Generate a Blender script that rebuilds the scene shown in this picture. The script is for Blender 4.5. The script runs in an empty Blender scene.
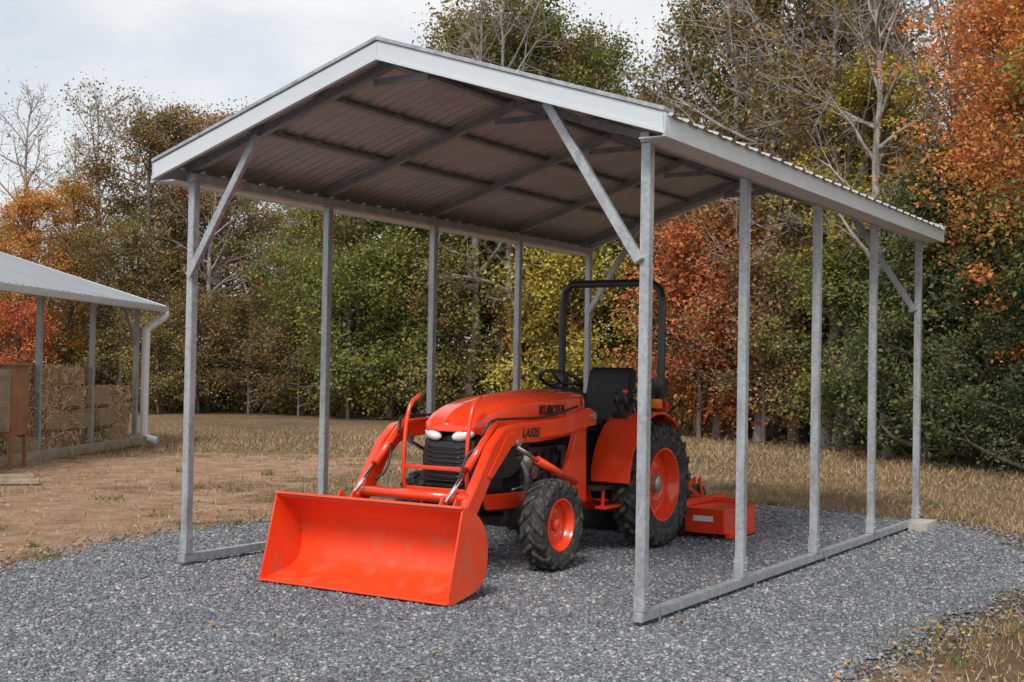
import bpy, bmesh, math, numpy as np
from mathutils import Vector, Matrix
sc=bpy.context.scene
COL=sc.collection
rad=math.radians

# ------------------------------------------------------------------ materials
def newmat(name):
    m=bpy.data.materials.new(name); m.use_nodes=True
    nt=m.node_tree
    return m,nt,nt.nodes["Principled BSDF"]
def N(nt,t,**kw):
    n=nt.nodes.new(t)
    for k,v in kw.items(): setattr(n,k,v)
    return n
def ramp(nt,stops,interp='LINEAR'):
    r=N(nt,'ShaderNodeValToRGB'); cr=r.color_ramp; cr.interpolation=interp
    while len(cr.elements)<len(stops): cr.elements.new(.5)
    for e,(p,c) in zip(cr.elements,stops):
        e.position=p; e.color=(c[0],c[1],c[2],1) if not isinstance(c,(int,float)) else (c,c,c,1)
    return r
def mat_basic(name,col,rough=.5,metal=0,var=.15,scale=6,bump=0,bscale=40,coat=0,dirt=None,spec=.5):
    m,nt,b=newmat(name)
    tc=N(nt,'ShaderNodeTexCoord')
    nz=N(nt,'ShaderNodeTexNoise'); nz.inputs['Scale'].default_value=scale; nz.inputs['Detail'].default_value=6; nz.inputs['Roughness'].default_value=.65
    nt.links.new(tc.outputs['Object'],nz.inputs['Vector'])
    c0=[max(0,c*(1-var)) for c in col]; c1=[c*(1+var) for c in col]
    r=ramp(nt,[(.3,c0),(.7,c1)]); nt.links.new(nz.outputs['Fac'],r.inputs[0])
    out=r.outputs[0]
    if dirt:
        n2=N(nt,'ShaderNodeTexNoise'); n2.inputs['Scale'].default_value=scale*2.3; n2.inputs['Detail'].default_value=8
        nt.links.new(tc.outputs['Object'],n2.inputs['Vector'])
        r2=ramp(nt,[(dirt[1],0),(dirt[1]+.2,dirt[2])]); nt.links.new(n2.outputs['Fac'],r2.inputs[0])
        mx=N(nt,'ShaderNodeMix',data_type='RGBA'); nt.links.new(r2.outputs[0],mx.inputs[0]); nt.links.new(out,mx.inputs[6])
        mx.inputs[7].default_value=(*dirt[0],1); out=mx.outputs[2]
    nt.links.new(out,b.inputs['Base Color'])
    rr=N(nt,'ShaderNodeMapRange'); rr.inputs[3].default_value=max(.02,rough-.1); rr.inputs[4].default_value=min(1,rough+.12)
    nt.links.new(nz.outputs['Fac'],rr.inputs[0]); nt.links.new(rr.outputs[0],b.inputs['Roughness'])
    b.inputs['Metallic'].default_value=metal; b.inputs['Coat Weight'].default_value=coat
    b.inputs['Coat Roughness'].default_value=.06
    b.inputs['Specular IOR Level'].default_value=spec
    if bump:
        n3=N(nt,'ShaderNodeTexNoise'); n3.inputs['Scale'].default_value=bscale; n3.inputs['Detail'].default_value=5
        nt.links.new(tc.outputs['Object'],n3.inputs['Vector'])
        bp=N(nt,'ShaderNodeBump'); bp.inputs['Strength'].default_value=bump; bp.inputs['Distance'].default_value=.02
        nt.links.new(n3.outputs['Fac'],bp.inputs['Height']); nt.links.new(bp.outputs[0],b.inputs['Normal'])
    return m
def galv(name,base=.42,dark=.26,metal=.55,rough=.42):
    m,nt,b=newmat(name)
    tc=N(nt,'ShaderNodeTexCoord')
    v=N(nt,'ShaderNodeTexVoronoi'); v.inputs['Scale'].default_value=45
    nz=N(nt,'ShaderNodeTexNoise'); nz.inputs['Scale'].default_value=5; nz.inputs['Detail'].default_value=8
    mp=N(nt,'ShaderNodeMapping'); mp.inputs['Scale'].default_value=(3,3,.7)
    nt.links.new(tc.outputs['Object'],v.inputs['Vector']); nt.links.new(tc.outputs['Object'],mp.inputs[0]); nt.links.new(mp.outputs[0],nz.inputs['Vector'])
    mx=N(nt,'ShaderNodeMix',data_type='RGBA'); mx.inputs[0].default_value=.3
    nt.links.new(nz.outputs['Fac'],mx.inputs[6]); nt.links.new(v.outputs['Color'],mx.inputs[7])
    bw=N(nt,'ShaderNodeRGBToBW'); nt.links.new(mx.outputs[2],bw.inputs[0])
    r=ramp(nt,[(.3,(dark*.95,dark,dark*1.06)),(.65,(base*.96,base,base*1.05))]); nt.links.new(bw.outputs[0],r.inputs[0])
    nt.links.new(r.outputs[0],b.inputs['Base Color']); b.inputs['Metallic'].default_value=metal
    rr=N(nt,'ShaderNodeMapRange'); rr.inputs[3].default_value=rough-.1; rr.inputs[4].default_value=rough+.15
    nt.links.new(bw.outputs[0],rr.inputs[0]); nt.links.new(rr.outputs[0],b.inputs['Roughness'])
    return m
M={}
M['galv']=galv('galvanised_steel',.52,.33,.5)
M['rafter']=galv('galvanised_rafter',.34,.23)
M['roofin']=mat_basic('roof_panel_metal',(.47,.44,.42),.45,.2,var=.12,scale=2.5)
M['trim']=mat_basic('white_trim_metal',(.62,.65,.68),.35,.25,var=.05,scale=2)
M['orange']=mat_basic('orange_paint',(.82,.052,.010),.26,0,var=.05,scale=4,coat=.6,dirt=((.32,.10,.04),.64,.3))
M['orange_b']=mat_basic('bucket_paint',(.80,.066,.015),.38,0,var=.10,scale=3,coat=.15,dirt=((.42,.16,.09),.52,.5))
M['black']=mat_basic('black_plastic',(.018,.018,.019),.42,0,var=.2,scale=8)
M['blackm']=mat_basic('black_metal',(.022,.022,.024),.3,0,var=.2,scale=8,coat=.2)
M['engine']=mat_basic('engine_metal',(.07,.07,.072),.5,.4,var=.4,scale=14,bump=.5,bscale=20)
M['tyre']=mat_basic('tyre_rubber',(.028,.027,.026),.75,0,var=.25,scale=9,bump=.25,bscale=60,dirt=((.13,.12,.11),.46,.65))
M['chrome']=mat_basic('chrome_rod',(.7,.7,.7),.12,1,var=.05)
M['silver']=mat_basic('silver_hub',(.45,.45,.45),.35,.8,var=.15)
M['lamp']=mat_basic('lamp_lens',(.78,.8,.82),.08,0,var=.08,scale=20,coat=1)
M['amber']=mat_basic('amber_lens',(.85,.22,.02),.15,0,var=.05)
M['redlens']=mat_basic('red_lens',(.6,.02,.01),.15,0,var=.05)
M['decal_w']=mat_basic('decal_white',(.75,.75,.72),.4,0,var=.04)
M['seat']=mat_basic('seat_vinyl',(.02,.02,.022),.5,0,var=.2,bump=.15,bscale=30)
M['conc']=mat_basic('concrete',(.42,.40,.37),.85,0,var=.2,scale=9,bump=.5,bscale=50)
M['wood']=mat_basic('weathered_timber',(.32,.25,.18),.8,0,var=.35,scale=7,bump=.4,bscale=25)
M['ply']=mat_basic('brown_plywood',(.26,.13,.06),.7,0,var=.3,scale=5,bump=.2,bscale=20)
M['bark']=mat_basic('tree_bark',(.15,.125,.105),.9,0,var=.5,scale=6,bump=.6,bscale=18)
M['barkp']=mat_basic('pale_bark',(.33,.30,.275),.9,0,var=.4,scale=6,bump=.4,bscale=18)

# ------------------------------------------------------------------ mesh helpers
def np_mesh(name,V,F,mats,mi=None,smooth=False,parent=None,loc=None,link=True):
    V=np.asarray(V,dtype=np.float32); F=np.asarray(F,dtype=np.int32)
    me=bpy.data.meshes.new(name); k=F.shape[1]
    me.vertices.add(len(V)); me.vertices.foreach_set('co',V.ravel())
    me.loops.add(F.size); me.loops.foreach_set('vertex_index',F.ravel())
    me.polygons.add(len(F)); me.polygons.foreach_set('loop_start',np.arange(0,F.size,k,dtype=np.int32))
    try: me.polygons.foreach_set('loop_total',np.full(len(F),k,dtype=np.int32))
    except Exception: pass
    if mi is not None: me.polygons.foreach_set('material_index',np.asarray(mi,dtype=np.int32))
    if smooth: me.polygons.foreach_set('use_smooth',np.ones(len(F),dtype=bool))
    me.update(calc_edges=True); 
    for m in mats: me.materials.append(m)
    if not link: return me
    return add(me,name,parent,loc)
def add(me,name,parent=None,loc=None,rot=None):
    o=bpy.data.objects.new(name,me); COL.objects.link(o)
    if parent: o.parent=parent
    if loc: o.location=loc
    if rot: o.rotation_euler=rot
    return o
def empty(name,loc,rz=0):
    e=bpy.data.objects.new(name,None); COL.objects.link(e); e.location=loc; e.rotation_euler=(0,0,rz); e.empty_display_size=.2
    return e
def bm_obj(bm,name,mat,parent=None,smooth=False,ang=35):
    bmesh.ops.recalc_face_normals(bm,faces=bm.faces)
    me=bpy.data.meshes.new(name); bm.to_mesh(me); bm.free()
    me.materials.append(mat)
    if smooth:
        me.polygons.foreach_set('use_smooth',np.ones(len(me.polygons),dtype=bool))
        try: me.set_sharp_from_angle(angle=rad(ang))
        except Exception: pass
    return add(me,name,parent)
def box(name,c,s,mat,parent=None,bev=.006,rot=None,seg=2):
    bm=bmesh.new(); bmesh.ops.create_cube(bm,size=1)
    for v in bm.verts: v.co=Vector((v.co.x*s[0],v.co.y*s[1],v.co.z*s[2]))
    if bev: bmesh.ops.bevel(bm,geom=list(bm.edges),offset=min(bev,min(s)*.45),segments=seg,affect='EDGES',profile=.7)
    R=Matrix.Identity(4)
    if rot: R=Matrix.Rotation(rot[2],4,'Z')@Matrix.Rotation(rot[1],4,'Y')@Matrix.Rotation(rot[0],4,'X')
    bm.transform(Matrix.Translation(c)@R)
    return bm_obj(bm,name,mat,parent,smooth=bev>0)
def beam(name,p0,p1,w,h,mat,parent=None,bev=.004):
    p0=Vector(p0);p1=Vector(p1); d=(p1-p0); L=d.length; d.normalize()
    ref=Vector((0,0,1)) if abs(d.z)<.97 else Vector((0,1,0))
    x=d.cross(ref).normalized(); z=x.cross(d).normalized()
    R=Matrix((( x.x,d.x,z.x),(x.y,d.y,z.y),(x.z,d.z,z.z))).to_4x4()
    bm=bmesh.new(); bmesh.ops.create_cube(bm,size=1)
    for v in bm.verts: v.co=Vector((v.co.x*w,v.co.y*L,v.co.z*h))
    if bev: bmesh.ops.bevel(bm,geom=list(bm.edges),offset=bev,segments=2,affect='EDGES')
    bm.transform(Matrix.Translation((p0+p1)/2)@R)
    return bm_obj(bm,name,mat,parent,smooth=True)
def catmull(P,n=6):
    P=[Vector(p) for p in P]; Q=[P[0]*2-P[1]]+P+[P[-1]*2-P[-2]]; out=[]
    for i in range(1,len(Q)-2):
        a,b,c,d=Q[i-1:i+3]
        for j in range(n):
            t=j/n; out.append(.5*((2*b)+(c-a)*t+(2*a-5*b+4*c-d)*t*t+(3*b-a-3*c+d)*t**3))
    out.append(P[-1]); return out
def tube_np(pts,radii,ns=8,cap=True):
    P=[Vector(p) for p in pts]; V=[];F=[]
    pr=None
    for i,p in enumerate(P):
        t=(P[min(i+1,len(P)-1)]-P[max(i-1,0)]).normalized()
        if pr is None:
            ref=Vector((0,0,1)) if abs(t.z)<.9 else Vector((1,0,0)); a=t.cross(ref).normalized()
        else:
            a=(pr-t*pr.dot(t)).normalized()
        pr=a; b=t.cross(a)
        r=radii[i] if hasattr(radii,'__len__') else radii
        for k in range(ns):
            an=2*math.pi*k/ns; q=p+(a*math.cos(an)+b*math.sin(an))*r; V.append((q.x,q.y,q.z))
    for i in range(len(P)-1):
        for k in range(ns):
            k2=(k+1)%ns; F.append((i*ns+k,i*ns+k2,(i+1)*ns+k2,(i+1)*ns+k))
    return V,F
def sweep(name,pts,r,mat,parent=None,ns=12,sm=0):
    if sm: pts=catmull(pts,sm)
    V,F=tube_np(pts,r,ns)
    me=bpy.data.meshes.new(name); n=len(V)//ns
    F=[tuple(f) for f in F]+[tuple(range(ns))[::-1],tuple(range((n-1)*ns,n*ns))]
    me.from_pydata(V,[],F); me.update(); me.materials.append(mat)
    me.polygons.foreach_set('use_smooth',np.array([len(f)==4 for f in F]))
    return add(me,name,parent)
def prism(name,poly,a0,a1,mat,parent,to3,bev=.006,smooth=True):
    bm=bmesh.new()
    A=[bm.verts.new(to3(p,q,a0)) for p,q in poly]; B=[bm.verts.new(to3(p,q,a1)) for p,q in poly]
    n=len(poly)
    bm.faces.new(A); bm.faces.new(B[::-1])
    for i in range(n): bm.faces.new((A[i],B[i],B[(i+1)%n],A[(i+1)%n]))
    bmesh.ops.recalc_face_normals(bm,faces=bm.faces)
    if bev: bmesh.ops.bevel(bm,geom=list(bm.edges),offset=bev,segments=2,affect='EDGES')
    return bm_obj(bm,name,mat,parent,smooth=smooth)
def lathe(name,prof,mat,parent,center,seg=48,smooth=True,ang=40):
    bm=bmesh.new(); rings=[]
    for x,r in prof:
        if r<1e-5: rings.append([bm.verts.new((x,0,0))]); continue
        rings.append([bm.verts.new((x,r*math.cos(2*math.pi*k/seg),r*math.sin(2*math.pi*k/seg))) for k in range(seg)])
    for A,B in zip(rings[:-1],rings[1:]):
        for k in range(seg):
            k2=(k+1)%seg
            if len(A)==1 and len(B)==1: continue
            if len(A)==1: bm.faces.new((A[0],B[k],B[k2]))
            elif len(B)==1: bm.faces.new((A[k],B[0],A[k2]))
            else: bm.faces.new((A[k],B[k],B[k2],A[k2]))
    bm.transform(Matrix.Translation(center))
    return bm_obj(bm,name,mat,parent,smooth,ang)

# ------------------------------------------------------------------ camera
CX,CY,CZ=3.467,-7.097,1.526; YAW=rad(31.973); PIT=rad(1.26); ROL=rad(1.0); FPX=1281.5
F=Vector((-math.sin(YAW)*math.cos(PIT),math.cos(YAW)*math.cos(PIT),math.sin(PIT)))
R0=Vector((math.cos(YAW),math.sin(YAW),0)); U0=R0.cross(F)
Rv=math.cos(ROL)*R0+math.sin(ROL)*U0; Uv=-math.sin(ROL)*R0+math.cos(ROL)*U0
cam=bpy.data.cameras.new('camera'); co=bpy.data.objects.new('camera',cam); COL.objects.link(co)
cam.sensor_width=36; cam.lens=FPX/1024*36; cam.clip_end=2000; cam.clip_start=.05
co.matrix_world=Matrix(((Rv.x,Uv.x,-F.x,CX),(Rv.y,Uv.y,-F.y,CY),(Rv.z,Uv.z,-F.z,CZ),(0,0,0,1)))
sc.camera=co
SY,CYW=math.sin(YAW),math.cos(YAW)
def W2(d,lat): return (CX-SY*d+CYW*lat, CY+CYW*d+SY*lat)
def ximg(x,d): return W2(d,(x-512)/FPX*d)
GZ=-.03

# ------------------------------------------------------------------ world + sun
w=bpy.data.worlds.new("World"); sc.world=w; w.use_nodes=True; nt=w.node_tree
bg=nt.nodes['Background']; outw=nt.nodes['World Output']
SUN=Vector((.25,-.80,.85)).normalized()
sky=N(nt,'ShaderNodeTexSky',sky_type='NISHITA'); sky.sun_disc=False
sky.sun_elevation=math.asin(SUN.z); sky.sun_rotation=math.atan2(SUN.x,SUN.y)
nt.links.new(sky.outputs[0],bg.inputs[0]); bg.inputs[1].default_value=.14
tc=N(nt,'ShaderNodeTexCoord'); mp=N(nt,'ShaderNodeMapping'); mp.inputs['Scale'].default_value=(1,1,2.6)
nz=N(nt,'ShaderNodeTexNoise'); nz.inputs['Scale'].default_value=3.2; nz.inputs['Detail'].default_value=9; nz.inputs['Roughness'].default_value=.55; nz.inputs['Distortion'].default_value=.4
nt.links.new(tc.outputs['Generated'],mp.inputs[0]); nt.links.new(mp.outputs[0],nz.inputs['Vector'])
bg2=N(nt,'ShaderNodeBackground'); r=ramp(nt,[(.35,(.68,.72,.77)),(.6,(.86,.87,.88))]); nt.links.new(nz.outputs['Fac'],r.inputs[0])
nt.links.new(r.outputs[0],bg2.inputs[0]); bg2.inputs[1].default_value=1.08
r2=ramp(nt,[(.34,.78),(.52,1)]); nt.links.new(nz.outputs['Fac'],r2.inputs[0])
ms=N(nt,'ShaderNodeMixShader'); nt.links.new(r2.outputs[0],ms.inputs[0]); nt.links.new(bg.outputs[0],ms.inputs[1]); nt.links.new(bg2.outputs[0],ms.inputs[2])
nt.links.new(ms.outputs[0],outw.inputs[0])
sl=bpy.data.lights.new('sun','SUN'); sl.energy=2.9; sl.angle=rad(16); sl.color=(1,.955,.89)
so=bpy.data.objects.new('sun',sl); COL.objects.link(so); so.rotation_euler=(-SUN).to_track_quat('-Z','Y').to_euler(); so.location=(0,0,20)
sc.view_settings.view_transform='Standard'; sc.view_settings.look='None'; sc.view_settings.exposure=0

# ------------------------------------------------------------------ ground
pad=[(-4.7,-1.1),(-5.2,.3),(-5.4,1.4),(-5.25,2.6),(-5.3,4.2),(-5.1,5.8),(-4.6,6.9),(-3,7.3),(-1.2,7.2),(.2,6.9),(.9,6.0),(1.35,4.9),(1.7,3.8),(1.62,2.8),(1.5,1.6),(1.40,.5),(1.30,-.8),(1.45,-2.4),(2.1,-4),(3.5,-6),(6,-9),(6,-14),(-9,-14),(-12,-8),(-10,-4.2),(-7,-2.6)]
def pad_fn(xy):
    P=np.array(pad); x=xy[:,0]; y=xy[:,1]; ins=np.zeros(len(xy),bool); dm=np.full(len(xy),1e9)
    for i in range(len(P)):
        a=P[i];b=P[(i+1)%len(P)]
        c=((a[1]>y)!=(b[1]>y))&(x<(b[0]-a[0])*(y-a[1])/(b[1]-a[1]+1e-12)+a[0]); ins^=c
        ab=b-a; t=np.clip(((x-a[0])*ab[0]+(y-a[1])*ab[1])/(ab@ab),0,1)
        dm=np.minimum(dm,np.hypot(x-a[0]-t*ab[0],y-a[1]-t*ab[1]))
    return np.where(ins,dm,-dm)
m,nt,b=newmat('dry_grass_ground'); tc=N(nt,'ShaderNodeTexCoord')
def noise(nt,src,scale,detail=6,rough=.6,dist=0):
    n=N(nt,'ShaderNodeTexNoise'); n.inputs['Scale'].default_value=scale; n.inputs['Detail'].default_value=detail
    n.inputs['Roughness'].default_value=rough; n.inputs['Distortion'].default_value=dist; nt.links.new(src,n.inputs['Vector']); return n.outputs['Fac']
P=tc.outputs['Object']
g=ramp(nt,[(.3,(.16,.12,.065)),(.5,(.27,.185,.11)),(.72,(.37,.265,.17))]); nt.links.new(noise(nt,P,.35,10,.7),g.inputs[0])
g2=ramp(nt,[(.35,(.5,.5,.5)),(.7,(1.25,1.25,1.25))]); nt.links.new(noise(nt,P,9,8,.75),g2.inputs[0])
mul=N(nt,'ShaderNodeMix',data_type='RGBA',blend_type='MULTIPLY'); mul.inputs[0].default_value=1
nt.links.new(g.outputs[0],mul.inputs[6]); nt.links.new(g2.outputs[0],mul.inputs[7])
def sphere_mask(c,rx,ry):
    s=N(nt,'ShaderNodeVectorMath',operation='SUBTRACT'); s.inputs[1].default_value=(c[0],c[1],0); nt.links.new(P,s.inputs[0])
    d=N(nt,'ShaderNodeVectorMath',operation='MULTIPLY'); d.inputs[1].default_value=(1/rx,1/ry,0); nt.links.new(s.outputs[0],d.inputs[0])
    l=N(nt,'ShaderNodeVectorMath',operation='LENGTH'); nt.links.new(d.outputs[0],l.inputs[0])
    mr=N(nt,'ShaderNodeMapRange'); mr.inputs[1].default_value=1.3; mr.inputs[2].default_value=.5; nt.links.new(l.outputs['Value'],mr.inputs[0]); return mr.outputs[0]
DIRT=[((-7.8,2.0),2.9,3.2),((-11,6.5),3.2,4.6),((1.8,4.6),.9,2.4),((1.75,-1.6),.6,1.8),((-6.4,-.2),2.6,2.1)]
acc=None
for c,rx,ry in DIRT:
    o=sphere_mask(c,rx,ry)
    if acc is None: acc=o
    else:
        mm=N(nt,'ShaderNodeMath',operation='MAXIMUM'); nt.links.new(acc,mm.inputs[0]); nt.links.new(o,mm.inputs[1]); acc=mm.outputs[0]
am=N(nt,'ShaderNodeMath',operation='MULTIPLY_ADD'); nt.links.new(noise(nt,P,1.1,8,.7,.3),am.inputs[0]); am.inputs[1].default_value=2.6; am.inputs[2].default_value=-1.55
am2=N(nt,'ShaderNodeMath',operation='ADD'); nt.links.new(am.outputs[0],am2.inputs[0]); nt.links.new(acc,am2.inputs[1])
dm=ramp(nt,[(.26,0),(.46,1)]); nt.links.new(am2.outputs[0],dm.inputs[0])
dcol=ramp(nt,[(.35,(.29,.165,.10)),(.5,(.44,.28,.18)),(.68,(.60,.44,.31))]); nt.links.new(noise(nt,P,2.6,10,.75,.4),dcol.inputs[0])
mx=N(nt,'ShaderNodeMix',data_type='RGBA'); nt.links.new(dm.outputs[0],mx.inputs[0]); nt.links.new(mul.outputs[2],mx.inputs[6]); nt.links.new(dcol.outputs[0],mx.inputs[7])
nt.links.new(mx.outputs[2],b.inputs['Base Color']); b.inputs['Roughness'].default_value=.95; b.inputs['Specular IOR Level'].default_value=.1
bp=N(nt,'ShaderNodeBump'); bp.inputs['Strength'].default_value=1; bp.inputs['Distance'].default_value=.08
nt.links.new(noise(nt,P,9,9,.75),bp.inputs['Height']); nt.links.new(bp.outputs[0],b.inputs['Normal'])
xs=np.concatenate([[-900,-300,-120],np.linspace(-60,40,101),[100,300,900]]); ys=np.concatenate([[-900,-300,-100],np.linspace(-20,60,81),[120,300,900]])
X,Y=np.meshgrid(xs,ys); Vg=np.stack([X.ravel(),Y.ravel(),np.zeros(X.size)],1)
dd=pad_fn(Vg[:,:2]); far=np.clip((-dd-3)/12,0,1)
Vg[:,2]=GZ-.012+far*(.07*np.sin(Vg[:,0]*.23)+.06*np.sin(Vg[:,1]*.31+1))*(np.abs(Vg[:,0])<90)
nx=len(xs); Fg=[(j*nx+i,j*nx+i+1,(j+1)*nx+i+1,(j+1)*nx+i) for j in range(len(ys)-1) for i in range(nx-1)]
np_mesh('ground',Vg,Fg,[m],smooth=True)
m,nt,b=newmat('gravel'); tc=N(nt,'ShaderNodeTexCoord'); P=tc.outputs['Object']
v=N(nt,'ShaderNodeTexVoronoi'); v.inputs['Scale'].default_value=60; nt.links.new(P,v.inputs['Vector'])
bw=N(nt,'ShaderNodeRGBToBW'); nt.links.new(v.outputs['Color'],bw.inputs[0])
c=ramp(nt,[(.1,(.09,.098,.11)),(.5,(.18,.19,.212)),(.9,(.33,.345,.37))]); nt.links.new(bw.outputs[0],c.inputs[0])
c2=ramp(nt,[(.3,(.72,.72,.74)),(.7,(1.15,1.12,1.08))]); nt.links.new(noise(nt,P,.8,8,.7),c2.inputs[0])
mul=N(nt,'ShaderNodeMix',data_type='RGBA',blend_type='MULTIPLY'); mul.inputs[0].default_value=1; nt.links.new(c.outputs[0],mul.inputs[6]); nt.links.new(c2.outputs[0],mul.inputs[7])
nt.links.new(mul.outputs[2],b.inputs['Base Color']); b.inputs['Roughness'].default_value=.85
bp=N(nt,'ShaderNodeBump'); bp.inputs['Strength'].default_value=1; bp.inputs['Distance'].default_value=.012; bp.invert=True
nt.links.new(v.outputs['Distance'],bp.inputs['Height']); nt.links.new(bp.outputs[0],b.inputs['Normal'])
MG=m
rng=np.random.default_rng(4)
def wob(P,n=8,amp=.14):
    out=[]
    for i in range(len(P)):
        a=np.array(P[i]);bb=np.array(P[(i+1)%len(P)])
        for j in range(n): out.append(tuple(a+(bb-a)*j/n+rng.normal(0,amp*.5,2)))
    return out
bm=bmesh.new(); vs=[bm.verts.new((x,y,GZ)) for x,y in wob(pad)]
f=bm.faces.new(vs); bmesh.ops.triangulate(bm,faces=[f])
gp=bm_obj(bm,'gravel_pad',MG); 
for p in gp.data.polygons:
    if p.normal.z<0: gp.data.flip_normals(); break
def stone_mat():
    m,nt,b=newmat('crushed_stone'); ge=N(nt,'ShaderNodeNewGeometry'); tc=N(nt,'ShaderNodeTexCoord')
    c=ramp(nt,[(0,(.10,.107,.12)),(.5,(.19,.20,.225)),(.85,(.31,.325,.35)),(1,(.50,.49,.47))]); nt.links.new(ge.outputs['Random Per Island'],c.inputs[0])
    c2=ramp(nt,[(.3,(.74,.74,.76)),(.7,(1.17,1.14,1.10))]); nt.links.new(noise(nt,tc.outputs['Object'],.7,6,.7),c2.inputs[0])
    mul=N(nt,'ShaderNodeMix',data_type='RGBA',blend_type='MULTIPLY'); mul.inputs[0].default_value=1; nt.links.new(c.outputs[0],mul.inputs[6]); nt.links.new(c2.outputs[0],mul.inputs[7])
    nt.links.new(mul.outputs[2],b.inputs['Base Color']); b.inputs['Roughness'].default_value=.8; return m
MS=stone_mat()
def scatter_cam(n,dmin,dmax,latr,pw=1.0):
    u=rng.random(n); d=dmin*(dmax/dmin)**(u**pw); lat=(rng.random(n)*2-1)*d*latr
    return np.stack([CX-SY*d+CYW*lat,CY+CYW*d+SY*lat],1),d
xy,d=scatter_cam(170000,4.4,17,.54)
pf=pad_fn(xy); keep=(pf>-.14+rng.normal(0,.18,len(pf))); xy=xy[keep]; d=d[keep]; n=len(xy)
cube=np.array([[-1,-1,-1],[1,-1,-1],[1,1,-1],[-1,1,-1],[-1,-1,1],[1,-1,1],[1,1,1],[-1,1,1]],float)
cf=np.array([[0,3,2,1],[4,5,6,7],[0,1,5,4],[1,2,6,5],[2,3,7,6],[3,0,4,7]])
sz=(.0036+.0062*rng.random(n)**1.8)*(1+np.clip((d-8)/14,0,1)*.5)
q=cube[None]*(1+rng.normal(0,.28,(n,8,3)))*sz[:,None,None]*np.array([1.3,.95,.6])
a=rng.random(n)*6.28; tlt=rng.normal(0,.4,n)
x1=q[...,0]; y1=q[...,1]*np.cos(tlt)[:,None]-q[...,2]*np.sin(tlt)[:,None]; z1=q[...,1]*np.sin(tlt)[:,None]+q[...,2]*np.cos(tlt)[:,None]
Q=np.stack([x1*np.cos(a)[:,None]-y1*np.sin(a)[:,None]+xy[:,0:1],x1*np.sin(a)[:,None]+y1*np.cos(a)[:,None]+xy[:,1:2],z1+(GZ+sz*.4)[:,None]],2)
np_mesh('gravel_stones',Q.reshape(-1,3),(cf[None]+np.arange(n)[:,None,None]*8).reshape(-1,4),[MS])
def leafmat(name,stops,trans=.3,nscale=.9,w=.5,coord='Object'):
    m=bpy.data.materials.new(name); m.use_nodes=True; nt=m.node_tree; nt.nodes.remove(nt.nodes['Principled BSDF']); out=nt.nodes['Material Output']
    ge=N(nt,'ShaderNodeNewGeometry'); tc=N(nt,'ShaderNodeTexCoord'); oi=N(nt,'ShaderNodeObjectInfo')
    nf=noise(nt,tc.outputs[coord],nscale,2,.6)
    st=N(nt,'ShaderNodeMapRange'); st.inputs[1].default_value=.3; st.inputs[2].default_value=.7; nt.links.new(nf,st.inputs[0])
    mx=N(nt,'ShaderNodeMix',data_type='FLOAT'); mx.inputs[0].default_value=w; nt.links.new(ge.outputs['Random Per Island'],mx.inputs[2]); nt.links.new(st.outputs[0],mx.inputs[3])
    r=ramp(nt,stops); nt.links.new(mx.outputs[0],r.inputs[0])
    hs=N(nt,'ShaderNodeHueSaturation'); hr=N(nt,'ShaderNodeMapRange'); hr.inputs[3].default_value=.85; hr.inputs[4].default_value=1.35
    hh=N(nt,'ShaderNodeMapRange'); hh.inputs[3].default_value=.515; hh.inputs[4].default_value=.488
    nt.links.new(oi.outputs['Random'],hr.inputs[0]); nt.links.new(hr.outputs[0],hs.inputs['Value']); nt.links.new(oi.outputs['Random'],hh.inputs[0]); nt.links.new(hh.outputs[0],hs.inputs['Hue']); nt.links.new(r.outputs[0],hs.inputs['Color'])
    df=N(nt,'ShaderNodeBsdfDiffuse'); nt.links.new(hs.outputs[0],df.inputs[0])
    if trans:
        tr=N(nt,'ShaderNodeBsdfTranslucent'); ms=N(nt,'ShaderNodeMixShader'); ms.inputs[0].default_value=trans
        nt.links.new(hs.outputs[0],tr.inputs[0]); nt.links.new(df.outputs[0],ms.inputs[1]); nt.links.new(tr.outputs[0],ms.inputs[2]); nt.links.new(ms.outputs[0],out.inputs[0])
    else: nt.links.new(df.outputs[0],out.inputs[0])
    return m
def blades(name,xy,d,mat,h0,h1):
    n=len(xy)
    h=(h0+h1*rng.random(n)**2)*(1+np.clip((d-8)/20,0,1)); wd=.002+.0025*rng.random(n)+d*.0002; a=rng.random(n)*6.28; lean=rng.normal(0,.8,(n,2))*h[:,None]
    bx=np.cos(a)*wd; by=np.sin(a)*wd; z0=np.full(n,GZ-.02)
    V3=np.stack([np.stack([xy[:,0]-bx,xy[:,1]-by,z0],1),np.stack([xy[:,0]+bx,xy[:,1]+by,z0],1),
      np.stack([xy[:,0]+lean[:,0]+bx*.2,xy[:,1]+lean[:,1]+by*.2,z0+.02+h],1),np.stack([xy[:,0]+lean[:,0]-bx*.2,xy[:,1]+lean[:,1]-by*.2,z0+.02+h],1)],1)
    np_mesh(name,V3.reshape(-1,3),np.arange(n*4).reshape(-1,4),[mat])
MGR=leafmat('dry_grass',[(0,(.14,.12,.06)),(.35,(.24,.17,.095)),(.65,(.36,.26,.155)),(1,(.48,.37,.24))],0,.4,.45)
xy,d=scatter_cam(190000,5.5,36,.60,.8)
pf=pad_fn(xy); dirt=np.zeros(len(xy))
for c,rx,ry in DIRT: dirt=np.maximum(dirt,np.clip((1.3-np.hypot((xy[:,0]-c[0])/rx,(xy[:,1]-c[1])/ry))/.8,0,1))
clump=.5+.5*np.sin(xy[:,0]*2.1+np.sin(xy[:,1]*1.7)*2)*np.sin(xy[:,1]*2.6+np.sin(xy[:,0]*1.3)*2)
keep=(pf<-.05-rng.random(len(pf))*.25)&(rng.random(len(pf))<(1-.94*dirt)*(.35+.65*clump)); blades('grass',xy[keep],d[keep],MGR,.012,.038)
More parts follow.
